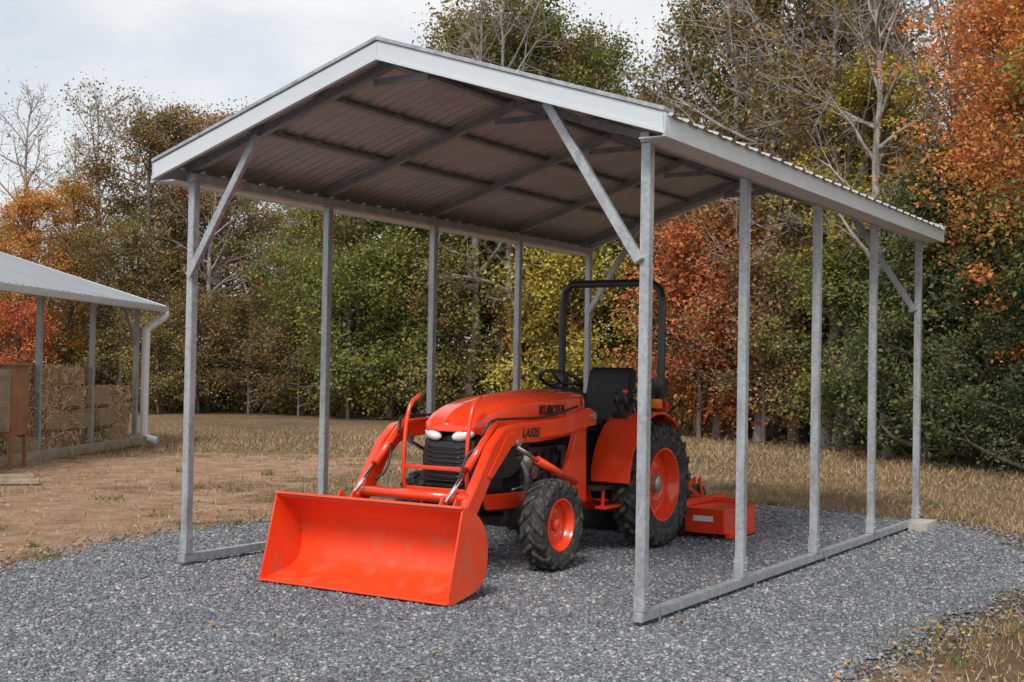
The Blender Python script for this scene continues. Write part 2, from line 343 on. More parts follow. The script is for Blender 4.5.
MWD=leafmat('green_weed',[(0,(.07,.085,.03)),(.5,(.15,.15,.06)),(1,(.29,.24,.12))],0,1,.3)
tc_,td=scatter_cam(420,7,20,.45); tp=pad_fn(tc_); tk=(tp<.05)&(tp>-6)&(rng.random(len(tp))<np.exp(tp*.5)); tc_=tc_[tk]; td=td[tk]
idx=rng.integers(0,len(tc_),5500); pr_=rng.uniform(.03,.14,len(tc_))
blades('weed_tufts',tc_[idx]+rng.normal(0,1,(5500,2))*pr_[idx][:,None],td[idx],MWD,.008,.045)
MFL=leafmat('fallen_leaf',[(0,(.22,.11,.05)),(.5,(.36,.20,.09)),(1,(.50,.35,.16))],0,2,.3)
xy,d=scatter_cam(5200,6,34,.6); pf=pad_fn(xy); keep=(pf<0)|(rng.random(len(pf))<.03); xy=xy[keep]; n=len(xy)
a=rng.random((n,1))*6.28+np.array([[0,1.57,3.14,4.71]]); s=(.014+.014*rng.random(n))[:,None]*np.array([[1,.6,1,.6]])
V4=np.stack([xy[:,0:1]+np.cos(a)*s,xy[:,1:2]+np.sin(a)*s,GZ+.012+rng.random((n,4))*.025],2)
np_mesh('fallen_leaves',V4.reshape(-1,3),np.arange(n*4).reshape(-1,4),[MFL])

# ------------------------------------------------------------------ carport
def carport():
    E=empty('carport',(0,0,0)); W=3.892; S=1.601; T=.064; xm=-W/2
    zr=lambda x:3.735-.316*abs(x-xm)
    y0,y1=-.2,4*S+.12; xe=.2
    for s,x in (('right',0),('left',-W)):
        for i in range(5):
            zb=.062
            beam(f'post_{s}_{i}',(x,i*S,zb),(x,i*S,2.93),T,T,M['galv'],E)
            beam(f'sleeve_{s}_{i}',(x,i*S,zb+.001),(x,i*S,.2),T+.012,T+.012,M['galv'],E,.003)
            for zz in (.12,.17,2.87): lathe(f'screw_{s}_{i}_{zz}',[(0,0),(0,.007),(.006,.006),(.008,0)],M['silver'],E,(x+T/2+(.006 if zz<1 else 0),i*S,zz),8)
        beam(f'base_rail_{s}',(x,-.05,.031),(x,4*S+.05,.031),T,.06,M['galv'],E)
        beam(f'eave_rail_{s}',(x,-.05,2.962),(x,4*S+.05,2.962),T,.062,M['galv'],E)
        for i in range(0,5): box(f'anchor_{s}_{i}',(x+.07*(1 if x==0 else -1),i*S+.12,.02),(.012,.012,.12),M['rafter'],E,0)
    for i in range(5):
        y=min(i*S,4*S)
        for s in (1,-1):
            xo=xm+s*(W/2); 
            beam(f'rafter_{i}_{s}',(xo,y,zr(xo)-.075),(xm,y,zr(xm)-.075),T,.058,M['rafter'],E)
        beam(f'peak_brace_{i}',(xm-.24,y+.05,zr(xm-.24)-.12),(xm+.24,y+.05,zr(xm+.24)-.12),.03,.05,M['rafter'],E)
    for i in (0,4):
        y=i*S
        for s in (1,-1):
            xp=xm+s*W/2
            beam(f'knee_brace_{i}_{s}',(xp-s*.02,y-.052,2.20),(xp-s*.70,y-.052,zr(xp-s*.70)-.10),.045,.06,M['galv'],E)
    for k,f in enumerate((.06,.36,.68)):
        for s in (1,-1):
            x=xm+s*f*W/2
            beam(f'purlin_{k}_{s}',(x,y0+.05,zr(x)-.03),(x,y1-.05,zr(x)-.03),.08,.026,M['rafter'],E,.003)
    prof=[]; y=y0
    while y<y1-.01:
        prof+=[(y,0),(y+.03,.022),(y+.055,.022),(y+.085,0),(y+.13,0),(y+.137,.006),(y+.15,.006),(y+.157,0)]; y+=.2286
    prof=[(min(a,y1),b) for a,b in prof]+[(y1,0)]
    V=[];Fc=[]
    for s in (1,-1):
        o=len(V)
        for (yy,dz) in prof:
            V.append((xm,yy,zr(xm)+dz)); V.append((xm+s*(W/2+xe+.05),yy,zr(xm+W/2+xe+.05)+dz))
        for i in range(len(prof)-1): Fc.append((o+2*i,o+2*i+1,o+2*i+3,o+2*i+2))
    np_mesh('roof_panels',V,Fc,[M['roofin']],parent=E)
    prism('ridge_cap',[(xm,zr(xm)+.06),(xm+.17,zr(xm+.17)+.035),(xm+.17,zr(xm+.17)+.028),(xm,zr(xm)+.045),(xm-.17,zr(xm+.17)+.028),(xm-.17,zr(xm+.17)+.035)],y0-.02,y1+.02,M['trim'],E,lambda p,q,a:(p,a,q),0,False)
    for nm,ya in (('front',y0),('rear',y1)):
        for s in (1,-1):
            xo=xm+s*(W/2+xe+.02)
            to=lambda p,q,a:(p,a,q)
            prism(f'gable_trim_{nm}_{s}',[(xm,zr(xm)+.015),(xo,zr(xo)+.015),(xo,zr(xo)-.115),(xm,zr(xm)-.115)],ya-.03 if nm=='front' else ya-.002,ya+.002 if nm=='front' else ya+.03,M['trim'],E,to,.003)
            prism(f'gable_drip_{nm}_{s}',[(xm,zr(xm)+.045),(xo,zr(xo)+.045),(xo,zr(xo)+.018),(xm,zr(xm)+.018)],ya-.045,ya+.10,M['galv'],E,to,.003)
            prism(f'gable_lip_{nm}_{s}',[(xm,zr(xm)-.093),(xo,zr(xo)-.093),(xo,zr(xo)-.117),(xm,zr(xm)-.117)],ya-.04,ya-.031,M['trim'],E,to,.002)
    for s in (1,-1):
        xo=xm+s*(W/2+xe)
        box(f'eave_trim_{s}',(xo+s*.012,(y0+y1)/2,zr(xo)-.072),(.02,y1-y0+.06,.130),M['trim'],E,.003)
        box(f'eave_soffit_{s}',(xo-s*.085,(y0+y1)/2,zr(xo)-.128),(.17,y1-y0-.02,.008),M['trim'],E,0)
    return E
carport()
E=empty('concrete_block',(.12,6.2,0.03)); box('block_body',(0,0,-.03),(.19,.40,.12),M['conc'],E,.008)

# ------------------------------------------------------------------ tractor
TR=empty('tractor',(-2.13,3.27,GZ+.004))
def p3(v,u,z): return (v,-u,z)
def B(name,v,u,z,sv,su,szz,mat,bev=.01,rot=None): return box(name,p3(v,u,z),(sv,su,szz),mat,TR,bev,rot)
UZ=lambda p,q,a:(a,-p,q)
def PU(name,poly,v0,v1,mat,bev=.006,par=None): return prism(name,poly,v0,v1,mat,par or TR,UZ,bev)
def TB(name,pts,r,mat,ns=12,sm=0,par=None): return sweep(name,[p3(*p) for p in pts],r,mat,par or TR,ns,sm)
def smoothp(p,n=4): return [(q.x,q.y) for q in catmull([(a,b,0) for a,b in p],n)]
def wheel(name,v,u,R,wd,rr,nl,parent,sgn):
    c=p3(v,u,R)
    h=wd/2
    prof=[(-h*.72,rr*.97),(-h*.8,rr*1.04),(-h*.98,rr+(R-rr)*.35),(-h,rr+(R-rr)*.6),(-h*.93,R*.915),(-h*.7,R*.945),(0,R*.955)]
    prof=prof+[(-x,r) for x,r in prof[::-1][1:]]
    lathe(name+'_tyre',prof,M['tyre'],parent,c,72)
    V=[];Fc=[]
    def blk(quadI,quadO):
        o=len(V); V.extend(quadI+quadO)
        Fc.extend([(o,o+1,o+2,o+3),(o+7,o+6,o+5,o+4),(o,o+4,o+5,o+1),(o+1,o+5,o+6,o+2),(o+2,o+6,o+7,o+3),(o+3,o+7,o+4,o)])
    def pt(x,r,a): return (c[0]+x,c[1]+r*math.cos(a),c[2]+r*math.sin(a))
    th=2*math.pi/nl*.2
    for k in range(nl):
        for s in (1,-1):
            a0=2*math.pi*(k+(.5 if s>0 else 0))/nl; sl=2*math.pi/nl*.75
            st=[(s*-.05*h,a0,R*.95,R,1),(s*h*.55,a0+sl*.62,R*.94,R*.995,1.05),(s*h*.98,a0+sl,R*.90,R*.965,1.25),(s*h*1.02,a0+sl*1.15,R*.80,R*.86,1.1)]
            for (xa,aa,ra,rb,t1),(xb,ab,rc,rd,t2) in zip(st[:-1],st[1:]):
                blk([pt(xa,ra,aa-th*t1),pt(xa,ra,aa+th*t1),pt(xa,rb,aa+th*.7*t1),pt(xa,rb,aa-th*.7*t1)],
                    [pt(xb,rc,ab-th*t2),pt(xb,rc,ab+th*t2),pt(xb,rd,ab+th*.7*t2),pt(xb,rd,ab-th*.7*t2)])
    np_mesh(name+'_tread',V,Fc,[M['tyre']],parent=parent)
    s=sgn
    rp=[(s*h*.74,rr*1.02),(s*h*.86,rr*1.03),(s*h*.86,rr*.97),(s*h*.6,rr*.93),(s*h*.45,rr*.86),(s*h*.1,rr*.83),(s*h*.05,rr*.76),(s*h*.28,rr*.62),(s*h*.34,rr*.45),(s*h*.2,rr*.36),(s*h*.2,rr*.2)]
    rp+= [(s*h*.2,0)]
    lathe(name+'_rim',rp,M['orange'],parent,c,64)
    rb=[(-s*h*.74,rr*1.02),(-s*h*.84,rr*1.0),(-s*h*.5,rr*.9),(s*h*.0,rr*.8)]
    lathe(name+'_rim_inner',rb,M['orange'],parent,c,48)
    lathe(name+'_hub',[(s*h*.2,rr*.24),(s*h*.5,rr*.23),(s*h*.56,rr*.17),(s*h*.62,rr*.1),(s*h*.62,0)],M['orange'] if R<.4 else M['silver'],parent,c,24)
    for k in range(6):
        a=k*math.pi/3+.3; cc=(c[0],c[1]+rr*.31*math.cos(a),c[2]+rr*.31*math.sin(a))
        lathe(f'{name}_bolt_{k}',[(s*h*.19,rr*.035),(s*h*.34,rr*.035),(s*h*.34,0)],M['silver'],parent,cc,8)
for s,n in ((1,'left'),(-1,'right')):
    wheel('rear_wheel_'+n,s*.615,0,.555,.29,.315,20,TR,s)
    wheel('front_wheel_'+n,s*.60,1.73,.355,.20,.20,16,TR,s)
B('transmission',0,.1,.62,.34,1.3,.34,M['engine'],.05)
lathe('rear_axle',[(-.5,.0),(-.5,.10),(-.25,.11),(-.2,.17),(.2,.17),(.25,.11),(.5,.10),(.5,0)],M['engine'],TR,p3(0,0,.555),24)
B('engine_block',0,1.15,.70,.36,.75,.44,M['engine'],.03)
for k in range(5): B(f'engine_fin_{k}',.19,.9+.13*k,.74,.05,.05,.26,M['engine'],.008)
lathe('oil_filter',[(0,0),(0,.045),(.12,.045),(.13,.03),(.13,0)],M['decal_w'],TR,p3(.19,1.28,.6),16)
lathe('alternator',[(0,0),(0,.07),(.1,.075),(.12,.05),(.12,0)],M['silver'],TR,p3(.17,1.55,.82),16)
lathe('fan_pulley',[(0,0),(0,.05),(.03,.055),(.03,.04),(.05,.055),(.05,0)],M['silver'],TR,p3(.2,1.42,.72),16)
TB('exhaust_pipe',[(.22,1.6,.82),(.3,1.62,.7),(.3,1.66,.45),(.3,1.75,.38)],.03,M['engine'],10,4)
TB('fuel_hose',[(.2,1.0,.9),(.27,1.1,.8),(.26,1.3,.72),(.2,1.5,.66)],.012,M['black'],8,5)
TB('coolant_hose',[(.16,1.85,.95),(.24,1.7,.88),(.22,1.5,.92),(.15,1.4,.9)],.022,M['black'],10,5)
TB('steel_line',[(.22,.7,.62),(.26,1.0,.60),(.26,1.5,.62),(.24,1.75,.60)],.008,M['silver'],8,5)
for s in (1,-1):
    B(f'frame_rail_{s}',s*.17,1.6,.52,.04,1.5,.12,M['blackm'])
    PU(f'loader_subframe_{s}',[(.55,.42),(2.2,.48),(2.25,.60),(1.5,.58),(.6,.55)],s*.30-.02,s*.30+.02,M['orange'])
beam('front_axle',p3(-.48,1.73,.36),p3(.48,1.73,.36),.1,.11,M['blackm'],TR,.02)
for s in (1,-1):
    B(f'front_knuckle_{s}',s*.45,1.73,.40,.09,.13,.22,M['blackm'],.03)
    B(f'axle_shield_{s}',s*.3,1.73,.42,.2,.16,.14,M['blackm'],.03)
TB('tie_rod',[(-.45,1.6,.36),(.45,1.6,.36)],.014,M['silver'])
B('axle_bolster',0,1.73,.47,.24,.5,.16,M['blackm'],.02)
B('front_weight_bracket',0,2.12,.52,.36,.28,.14,M['blackm'],.02)
def hood():
    S=[(.64,.275,1.37,1.02),(.9,.285,1.375,1.0),(1.4,.285,1.36,.97),(1.8,.28,1.325,.97),(2.05,.27,1.27,1.0),(2.18,.255,1.215,1.04),(2.28,.23,1.15,1.06),(2.335,.17,1.095,1.07)]
    V=[];Fc=[]
    for u,wd,zt,zb in S:
        hh=zt-zb
        ring=[(-wd*1.0,zb),(-wd*1.01,zb+hh*.35),(-wd*.985,zb+hh*.78),(-wd*.92,zb+hh*.90),(-wd*.75,zb+hh*.965),(-wd*.4,zt-.004),(-wd*.2,zt+.012),(0,zt+.016)]
        ring=ring+[(-a,b) for a,b in ring[::-1][1:]]
        V+= [p3(a,u,b) for a,b in ring]
    n=15
    for i in range(len(S)-1):
        for k in range(n-1): Fc.append((i*n+k,i*n+k+1,(i+1)*n+k+1,(i+1)*n+k))
    bm=bmesh.new(); vv=[bm.verts.new(p) for p in V]
    for f in Fc: bm.faces.new([vv[i] for i in f])
    bm.faces.new(vv[:n]); bm.faces.new(vv[-n:][::-1])
    bm_obj(bm,'hood',M['orange'],TR,True,50)
hood()
PU('grille_housing',[(1.85,.60),(1.85,1.03),(2.2,1.07),(2.30,1.02),(2.335,.88),(2.32,.66),(2.25,.60)],-.23,.23,M['black'],.03)
for k in range(9): 
    z=.66+k*.036; TB(f'grille_slat_{k}',[(-.17,2.325,z),(-.1,2.345,z),(.1,2.345,z),(.17,2.325,z)],.006,M['blackm'],6)
for s in (1,-1):
    bm=bmesh.new(); bmesh.ops.create_uvsphere(bm,u_segments=20,v_segments=12,radius=1)
    for v in bm.verts: v.co=Vector((v.co.x*.095,v.co.y*.05,v.co.z*.046))
    bm.transform(Matrix.Translation(p3(s*.14,2.295,1.045))@Matrix.Rotation(s*rad(20),4,'Z')@Matrix.Rotation(s*rad(-14),4,'Y')); bm_obj(bm,f'headlight_{s}',M['lamp'],TR,True)
    PU(f'side_screen_{s}',[(1.5,.80),(1.5,.985),(1.95,.985),(2.1,.9),(2.1,.70),(1.8,.70)],s*.24-.006,s*.24+.006,M['black'],.004)
    TB(f'hood_seam_{s}',[(s*.2735,.70,1.36),(s*.284,.70,1.20),(s*.285,.70,1.02)],.004,M['black'],6)
lathe('hood_badge',[(0,0),(.0,.03),(.01,.028),(.01,0)],M['chrome'],TR,p3(0,2.3,1.12),16)
def text(name,body,loc,size,mat,rx=(rad(90),0,rad(90)),shear=.2):
    cu=bpy.data.curves.new(name,'FONT'); cu.body=body; cu.size=size; cu.extrude=.0015; cu.align_x='CENTER'; cu.shear=shear; cu.offset=.0028
    o=bpy.data.objects.new(name,cu); COL.objects.link(o); cu.materials.append(mat); o.parent=TR; o.location=loc; o.rotation_euler=rx; return o
text('hood_decal','KUBOTA',p3(.2895,1.22,1.19),.105,M['black'])
PU('dashboard_cowl',[(.68,.78),(.68,1.36),(.62,1.40),(.45,1.38),(.38,1.22),(.42,.78)],-.2,.2,M['black'],.03)
TB('steering_column',[(0,.58,1.33),(0,.50,1.44)],.03,M['black'])
cc=Vector(p3(0,.58,1.46)); nrm=Vector(p3(0,-.45,.9)).normalized(); a=Vector((1,0,0)); bb=nrm.cross(a)
V,Fc=tube_np([cc+(a*math.cos(t)+bb*math.sin(t))*.19 for t in np.linspace(0,2*math.pi,41)],.016,8); np_mesh('steering_wheel_rim',V,Fc,[M['black']],smooth=True,parent=TR)
for k in range(3):
    t=k*2.094+.5; q=cc+(a*math.cos(t)+bb*math.sin(t))*.18; sweep(f'steering_spoke_{k}',[cc-nrm*.02,q],.011,M['black'],TR,8)
for s in (1,-1):
    B(f'footplate_{s}',s*.37,.62,.56,.36,.55,.03,M['black'],.008)
    B(f'step_{s}',s*.52,.62,.40,.10,.34,.025,M['orange'],.006)
    for q in (.48,.76): B(f'step_hanger_{s}_{q}',s*.53,q,.48,.02,.03,.17,M['orange'],.004)
B('operator_floor',0,.35,.60,.66,.5,.03,M['black'],.006)
PU('seat_pedestal',[(-.35,.6),(.2,.6),(.15,.98),(-.3,.98)],-.2,.2,M['blackm'],.02)
PU('seat_cushion',[(-.3,.98),(.22,.98),(.27,1.05),(.2,1.11),(-.1,1.08),(-.3,1.12)],-.24,.24,M['seat'],.035)
PU('seat_back',smoothp([(-.2,1.05),(-.3,1.05),(-.40,1.30),(-.46,1.50),(-.42,1.58),(-.36,1.55),(-.29,1.35),(-.2,1.1)],3),-.23,.23,M['seat'],.02)
for s in (1,-1):
    PU(f'armrest_{s}',[(-.3,1.25),(.05,1.25),(.07,1.28),(.05,1.30),(-.32,1.30)],s*.27-.025,s*.27+.025,M['seat'],.012)
for s in (1,-1):
    pts=[]; R1=.63
    for t in np.linspace(rad(12),rad(128),14): pts.append((R1*math.cos(t)*.98+.0,.555+R1*math.sin(t)*1.02))
    pts=[(.62,.60)]+pts
    inner=[(u*.955,(z-.555)*.965+.555) for u,z in pts][::-1]
    PU(f'fender_top_{s}',pts+inner,s*.33 if s>0 else -.70,s*.70 if s>0 else -.33,M['orange'],.006)
    side=[(.60,.60)]+pts[1:]+[(-.36,.80),(-.1,.62),(.35,.58)]
    PU(f'fender_side_{s}',side,s*.335-.012,s*.335+.012,M['orange'],.004)
    B(f'tail_lamp_{s}',s*.60,-.24,1.235,.10,.07,.07,M['redlens'],.01)
    B(f'signal_lamp_{s}',s*.60,-.12,1.265,.09,.05,.085,M['amber'],.012)
    TB(f'grab_handle_{s}',[(s*.48,.12,1.19),(s*.48,.10,1.27),(s*.48,-.08,1.28),(s*.48,-.10,1.19)],.012,M['black'],8,4)
B('lever_console',.42,.12,1.16,.14,.3,.06,M['black'],.015)
for k,(v,u) in enumerate(((.38,.2),(.43,.12),(.47,.02))):
    TB(f'lever_{k}',[(v,u,1.17),(v,u+.05,1.36)],.008,M['blackm'],8); lathe(f'lever_knob_{k}',[(-.022,0),(-.018,.015),(0,.022),(.018,.015),(.022,0)],M['orange'] if k==1 else M['black'],TR,p3(v,u+.05,1.37),12)
TB('loader_joystick',[(-.38,.4,1.0),(-.38,.45,1.3)],.01,M['blackm'],8)
TB('rollover_bar',[(-.525,-.35,.75),(-.525,-.35,1.5),(-.525,-.36,2.2),(-.50,-.36,2.31),(-.42,-.36,2.375),(.42,-.36,2.375),(.50,-.36,2.31),(.525,-.36,2.2),(.525,-.35,1.5),(.525,-.35,.75)],.037,M['blackm'],12)
for s in (1,-1):
    B(f'rops_hinge_{s}',s*.525,-.35,1.42,.10,.11,.16,M['blackm'],.015)
    B(f'rops_mount_{s}',s*.50,-.33,.85,.14,.16,.3,M['blackm'],.015)
B('rops_crossbar',0,-.35,1.05,1.0,.05,.07,M['blackm'],.012)
PU('manual_holder',[(-.40,1.1),(-.34,1.1),(-.34,1.5),(-.40,1.45)],.3,.5,M['black'],.02)
armp=[(.90,1.10),(.92,1.21),(1.02,1.245),(1.45,1.165),(2.1,1.14),(2.34,1.11),(2.50,.99),(2.74,.67),(2.98,.38),(3.0,.26),(2.94,.22),(2.87,.27),(2.63,.58),(2.42,.86),(2.28,.97),(2.05,1.01),(1.45,1.035),(1.02,1.09)]
for s,n in ((1,'left'),(-1,'right')):
    v0,v1=(s*.5-.038,s*.5+.038)
    PU('loader_arm_'+n,armp,v0,v1,M['orange'],.008)
    PU('loader_gusset_'+n,[(2.2,1.085),(2.32,1.06),(2.58,.77),(2.52,.75),(2.26,.97),(2.16,1.01)],v1+.002 if s>0 else v0-.012,v1+.012 if s>0 else v0-.002,M['orange'],.004)
    PU('loader_tower_'+n,[(.90,.46),(1.22,.46),(1.24,.75),(1.10,1.02),(1.06,1.22),(.98,1.26),(.90,1.20),(.92,1.0)],s*.425-.026,s*.425+.026,M['orange'],.008)
    B('tower_mount_'+n,s*.34,1.05,.53,.2,.3,.16,M['orange'],.01)
    TB('lift_cylinder_'+n,[(s*.50,1.20,.64),(s*.5,1.80,.85)],.033,M['orange'],16)
    TB('lift_rod_'+n,[(s*.50,1.78,.842),(s*.5,2.12,.97)],.017,M['chrome'],12)
    lathe('pin_'+n+'_a',[(-.06,0),(-.06,.035),(.06,.035),(.06,0)],M['silver'],TR,p3(s*.5,.98,1.175),16)
    lathe('pin_'+n+'_b',[(-.06,0),(-.06,.028),(.06,.028),(.06,0)],M['silver'],TR,p3(s*.5,2.16,1.0),16)
    lathe('pin_'+n+'_c',[(-.06,0),(-.06,.028),(.06,.028),(.06,0)],M['silver'],TR,p3(s*.5,2.935,.29),16)
    TB('bucket_cylinder_'+n,[(s*.42,2.28,1.15),(s*.42,2.66,.82)],.03,M['orange'],16)
    TB('bucket_rod_'+n,[(s*.42,2.64,.84),(s*.42,2.92,.60)],.016,M['chrome'],12)
    TB('hydraulic_hose_'+n,[(s*.46,1.1,1.255),(s*.45,1.6,1.18),(s*.44,2.15,1.175),(s*.42,2.34,1.16),(s*.38,2.42,1.05)],.010,M['black'],8,5)
    TB('hydraulic_hose2_'+n,[(s*.46,2.45,1.0),(s*.36,2.54,.93),(s*.34,2.62,.78),(s*.40,2.68,.70)],.010,M['black'],8,5)
    TB('brush_guard_post_'+n,[(s*.26,2.2,.55),(s*.29,2.44,.60),(s*.29,2.46,1.0),(s*.29,2.40,1.26),(s*.28,2.28,1.34)],.016,M['orange'],10,3)
TB('loader_cross_tube',[(-.5,2.74,.62),(.5,2.74,.62)],.042,M['orange'],20)
B('brush_guard_plate',0,2.43,.60,.62,.03,.10,M['orange'],.006)
B('brush_guard_bar',0,2.46,.80,.58,.02,.03,M['orange'],.006)
text('loader_decal','LA525',p3(.5415,1.97,1.04),.095,M['black'])
BK=.81
bp_out=[(3.47,.004),(3.20,.05),(3.09,.10),(3.03,.20),(3.03,.38),(3.09,.50),(3.18,.57),(3.30,.62)]
bp_in=[(3.305,.60),(3.195,.552),(3.108,.485),(3.052,.37),(3.052,.21),(3.10,.12),(3.205,.07),(3.47,.022)]
PU('bucket_shell',smoothp(bp_out)+smoothp(bp_in),-BK+.02,BK+.02,M['orange_b'],0)
sidep=smoothp([(3.46,.0),(3.20,.044),(3.085,.094),(3.022,.20),(3.022,.385),(3.085,.51),(3.175,.58),(3.30,.632)],3)+[(3.33,.60),(3.475,.05)]
for s in (1,-1): PU(f'bucket_side_{s}',sidep,.02+s*BK,.02+s*(BK+.014),M['orange_b'],.002)
B('bucket_top_lip',.02,3.305,.618,2*BK+.02,.07,.018,M['orange_b'],.004,(rad(-22),0,0))
B('bucket_cutting_edge',.02,3.45,.014,2*BK+.03,.10,.014,M['orange_b'],.003,(rad(-6),0,0))
for s in (1,-1): 
    for k in (-.06,.06): PU(f'bucket_bracket_{s}_{k}',[(3.02,.16),(2.90,.22),(2.88,.60),(2.94,.64),(3.03,.48),(3.01,.38)],s*.46+k-.008,s*.46+k+.008,M['orange_b'],.003)
# ------------------------------------------------------------------ rotary cutter
RC=empty('rotary_cutter',(-2.13,3.27,GZ+.004))
def BR(name,v,u,z,a,b2,c2,mat,bev=.008,rot=None): return box(name,p3(v,u,z),(a,b2,c2),mat,RC,bev,rot)
deck=[(-.98,-.78),(.98,-.78),(1.02,-1.45),(.84,-1.85),(.3,-2.0),(-.3,-2.0),(-.84,-1.85),(-1.02,-1.45)]
prism('deck',deck,.265,.282,M['orange'],RC,lambda p,q,a:(p,-q,a),.003)
for i in range(len(deck)):
    a=deck[i];b2=deck[(i+1)%len(deck)]
    beam(f'skirt_{i}',p3(a[0],a[1],.16),p3(b2[0],b2[1],.16),.012,.21,M['orange'],RC,.002)
for s in (1,-1):
    BR(f'skid_{s}',s*1.02,-1.12,.04,.05,.66,.05,M['orange'],.006)
    beam(f'mast_{s}',p3(s*.25,-.85,.28),p3(s*.08,-.85,.80),.05,.02,M['orange'],RC)
    beam(f'mast_stay_{s}',p3(s*.07,-.87,.78),p3(s*.35,-1.7,.30),.05,.015,M['orange'],RC)
    BR(f'hitch_ear_{s}',s*.4,-.80,.40,.02,.12,.24,M['orange'])
    beam(f'lower_link_{s}',p3(s*.25,-.25,.45),p3(s*.40,-.80,.42),.035,.05,M['blackm'],RC)
    beam(f'deck_rib_{s}',p3(s*.55,-.84,.31),p3(s*.55,-1.8,.31),.06,.05,M['orange'],RC)
beam('deck_cross_rib',p3(-.9,-1.5,.305),p3(.9,-1.5,.305),.05,.04,M['orange'],RC)
BR('rubber_guard',-.1,-.765,.10,1.4,.012,.18,M['black'],.003)
BR('gearbox',0,-1.25,.38,.24,.28,.18,M['orange'],.04); BR('gearbox_cap',0,-1.25,.50,.12,.12,.08,M['engine'],.02)
lathe('driveline_guard',[(-.2,0),(-.2,.05),(.2,.05),(.2,0)],M['black'],RC,p3(0,-1.0,.42),16)
BR('warning_label',.78,-.772,.19,.2,.002,.05,M['decal_w'],0)
beam('tail_beam',p3(0,-1.9,.32),p3(0,-2.3,.42),.07,.07,M['orange'],RC)
lathe('tail_wheel',[(-.05,.0),(-.05,.15),(-.03,.18),(.03,.18),(.05,.15),(.05,0)],M['tyre'],RC,p3(0,-2.4,.18),28)
beam('tail_fork',p3(.07,-2.3,.44),p3(.07,-2.4,.18),.02,.06,M['orange'],RC)

# ------------------------------------------------------------------ storage shed on the left
sx,sy=W2(24.5,-7.18); SHR=rad(31.973-4.2)
SH=empty('open_shed',(sx,sy,GZ),SHR)
for k in range(6):
    y=-2.1*k
    for x in (0,-6.4):
        if x==0 or k%2==0: beam(f'post_{k}_{x}',(x,y,0),(x,y,2.6),.085,.085,M['galv'],SH)
    beam(f'rafter_a_{k}',(0,y,2.62),(-3.2,y,3.60),.06,.06,M['rafter'],SH); beam(f'rafter_b_{k}',(-6.4,y,2.62),(-3.2,y,3.60),.06,.06,M['rafter'],SH)
beam('post_brace',(0,-.02,1.9),(0,-.7,2.6),.05,.05,M['galv'],SH)
prof=[]; y=-12
while y<.45: prof+=[(y,0),(y+.03,.02),(y+.06,.02),(y+.09,0)]; y+=.2286
prof.append((.5,0)); V=[];Fc=[]
for s in (1,-1):
    o=len(V)
    for yy,dz in prof: V.append((-3.2,yy,3.74+dz)); V.append((-3.2+s*3.55,yy,2.66+dz))
    for i in range(len(prof)-1): Fc.append((o+2*i,o+2*i+1,o+2*i+3,o+2*i+2))
M['shedroof']=mat_basic('shed_roof_metal',(.36,.38,.40),.38,.5,var=.1,scale=1.5)
np_mesh('roof_panels',V,Fc,[M['shedroof']],parent=SH)
box('gutter',(.40,-5.75,2.60),(.11,12.5,.12),M['trim'],SH,.02)
for s in (1,-1): prism(f'rake_trim_{s}',[(-3.2,3.76),(-3.2+s*3.6,2.67),(-3.2+s*3.6,2.57),(-3.2,3.66)],.5,.53,M['trim'],SH,lambda p,q,a:(p,a,q),.003)
sweep('downspout',[(.40,.42,2.56),(.38,.42,2.45),(.12,.30,2.22),(.10,.25,2.0),(.10,.25,.25),(.13,.25,.12),(.36,.25,.06)],.075,mat_basic('white_downspout',(.8,.8,.8),.4,0,var=.05),SH,12,4)
TM=empty('timber_sill',(sx,sy,GZ),SHR)
box('sill_beam',(.12,-5.5,.07),(.14,11.6,.15),M['wood'],TM,.01)
def haymat():
    m,nt,b=newmat('straw'); tc=N(nt,'ShaderNodeTexCoord'); mp=N(nt,'ShaderNodeMapping'); mp.inputs['Scale'].default_value=(12,4,26); nt.links.new(tc.outputs['Object'],mp.inputs[0])
    f=noise(nt,mp.outputs[0],2.5,8,.75,.6); r=ramp(nt,[(.3,(.22,.14,.08)),(.5,(.46,.32,.19)),(.72,(.64,.49,.31))]); nt.links.new(f,r.inputs[0]); nt.links.new(r.outputs[0],b.inputs['Base Color']); b.inputs['Roughness'].default_value=.95
    bp=N(nt,'ShaderNodeBump'); bp.inputs['Strength'].default_value=1; bp.inputs['Distance'].default_value=.05; nt.links.new(f,bp.inputs['Height']); nt.links.new(bp.outputs[0],b.inputs['Normal']); return m
HM=haymat(); bm=bmesh.new(); 
for iy in range(10):
    rows=4 if iy>=2 else 3
    for iz in range(rows):
        for ix in range(2):
            g=bmesh.ops.create_cube(bm,size=1)['verts']
            sxx,syy,szz=.44,.95,.345
            M4=Matrix.Translation((-.30-ix*.5+rng.normal(0,.06),-.75-iy*1.0+rng.normal(0,.05)+(.4 if iz%2 else 0),.2+iz*.37))@Matrix.Rotation(rng.normal(0,.06),4,'Z')@Matrix.Rotation(rng.normal(0,.03),4,'X')@Matrix.Diagonal((sxx,syy,szz,1))
            bmesh.ops.transform(bm,matrix=M4,verts=g)
bmesh.ops.bevel(bm,geom=list(bm.edges),offset=.035,segments=2,affect='EDGES')
hb=bm_obj(bm,'hay_bale_stack',HM,None,True); hb.location=(sx,sy,GZ); hb.rotation_euler=(0,0,SHR)
n=12000; pts=np.stack([-.07+rng.normal(0,.04,n),-10.3+10.2*rng.random(n),rng.random(n)*1.5],1); pts=pts[pts[:,2]<np.where(pts[:,1]<-2.3,1.5,1.12)]; n=len(pts)
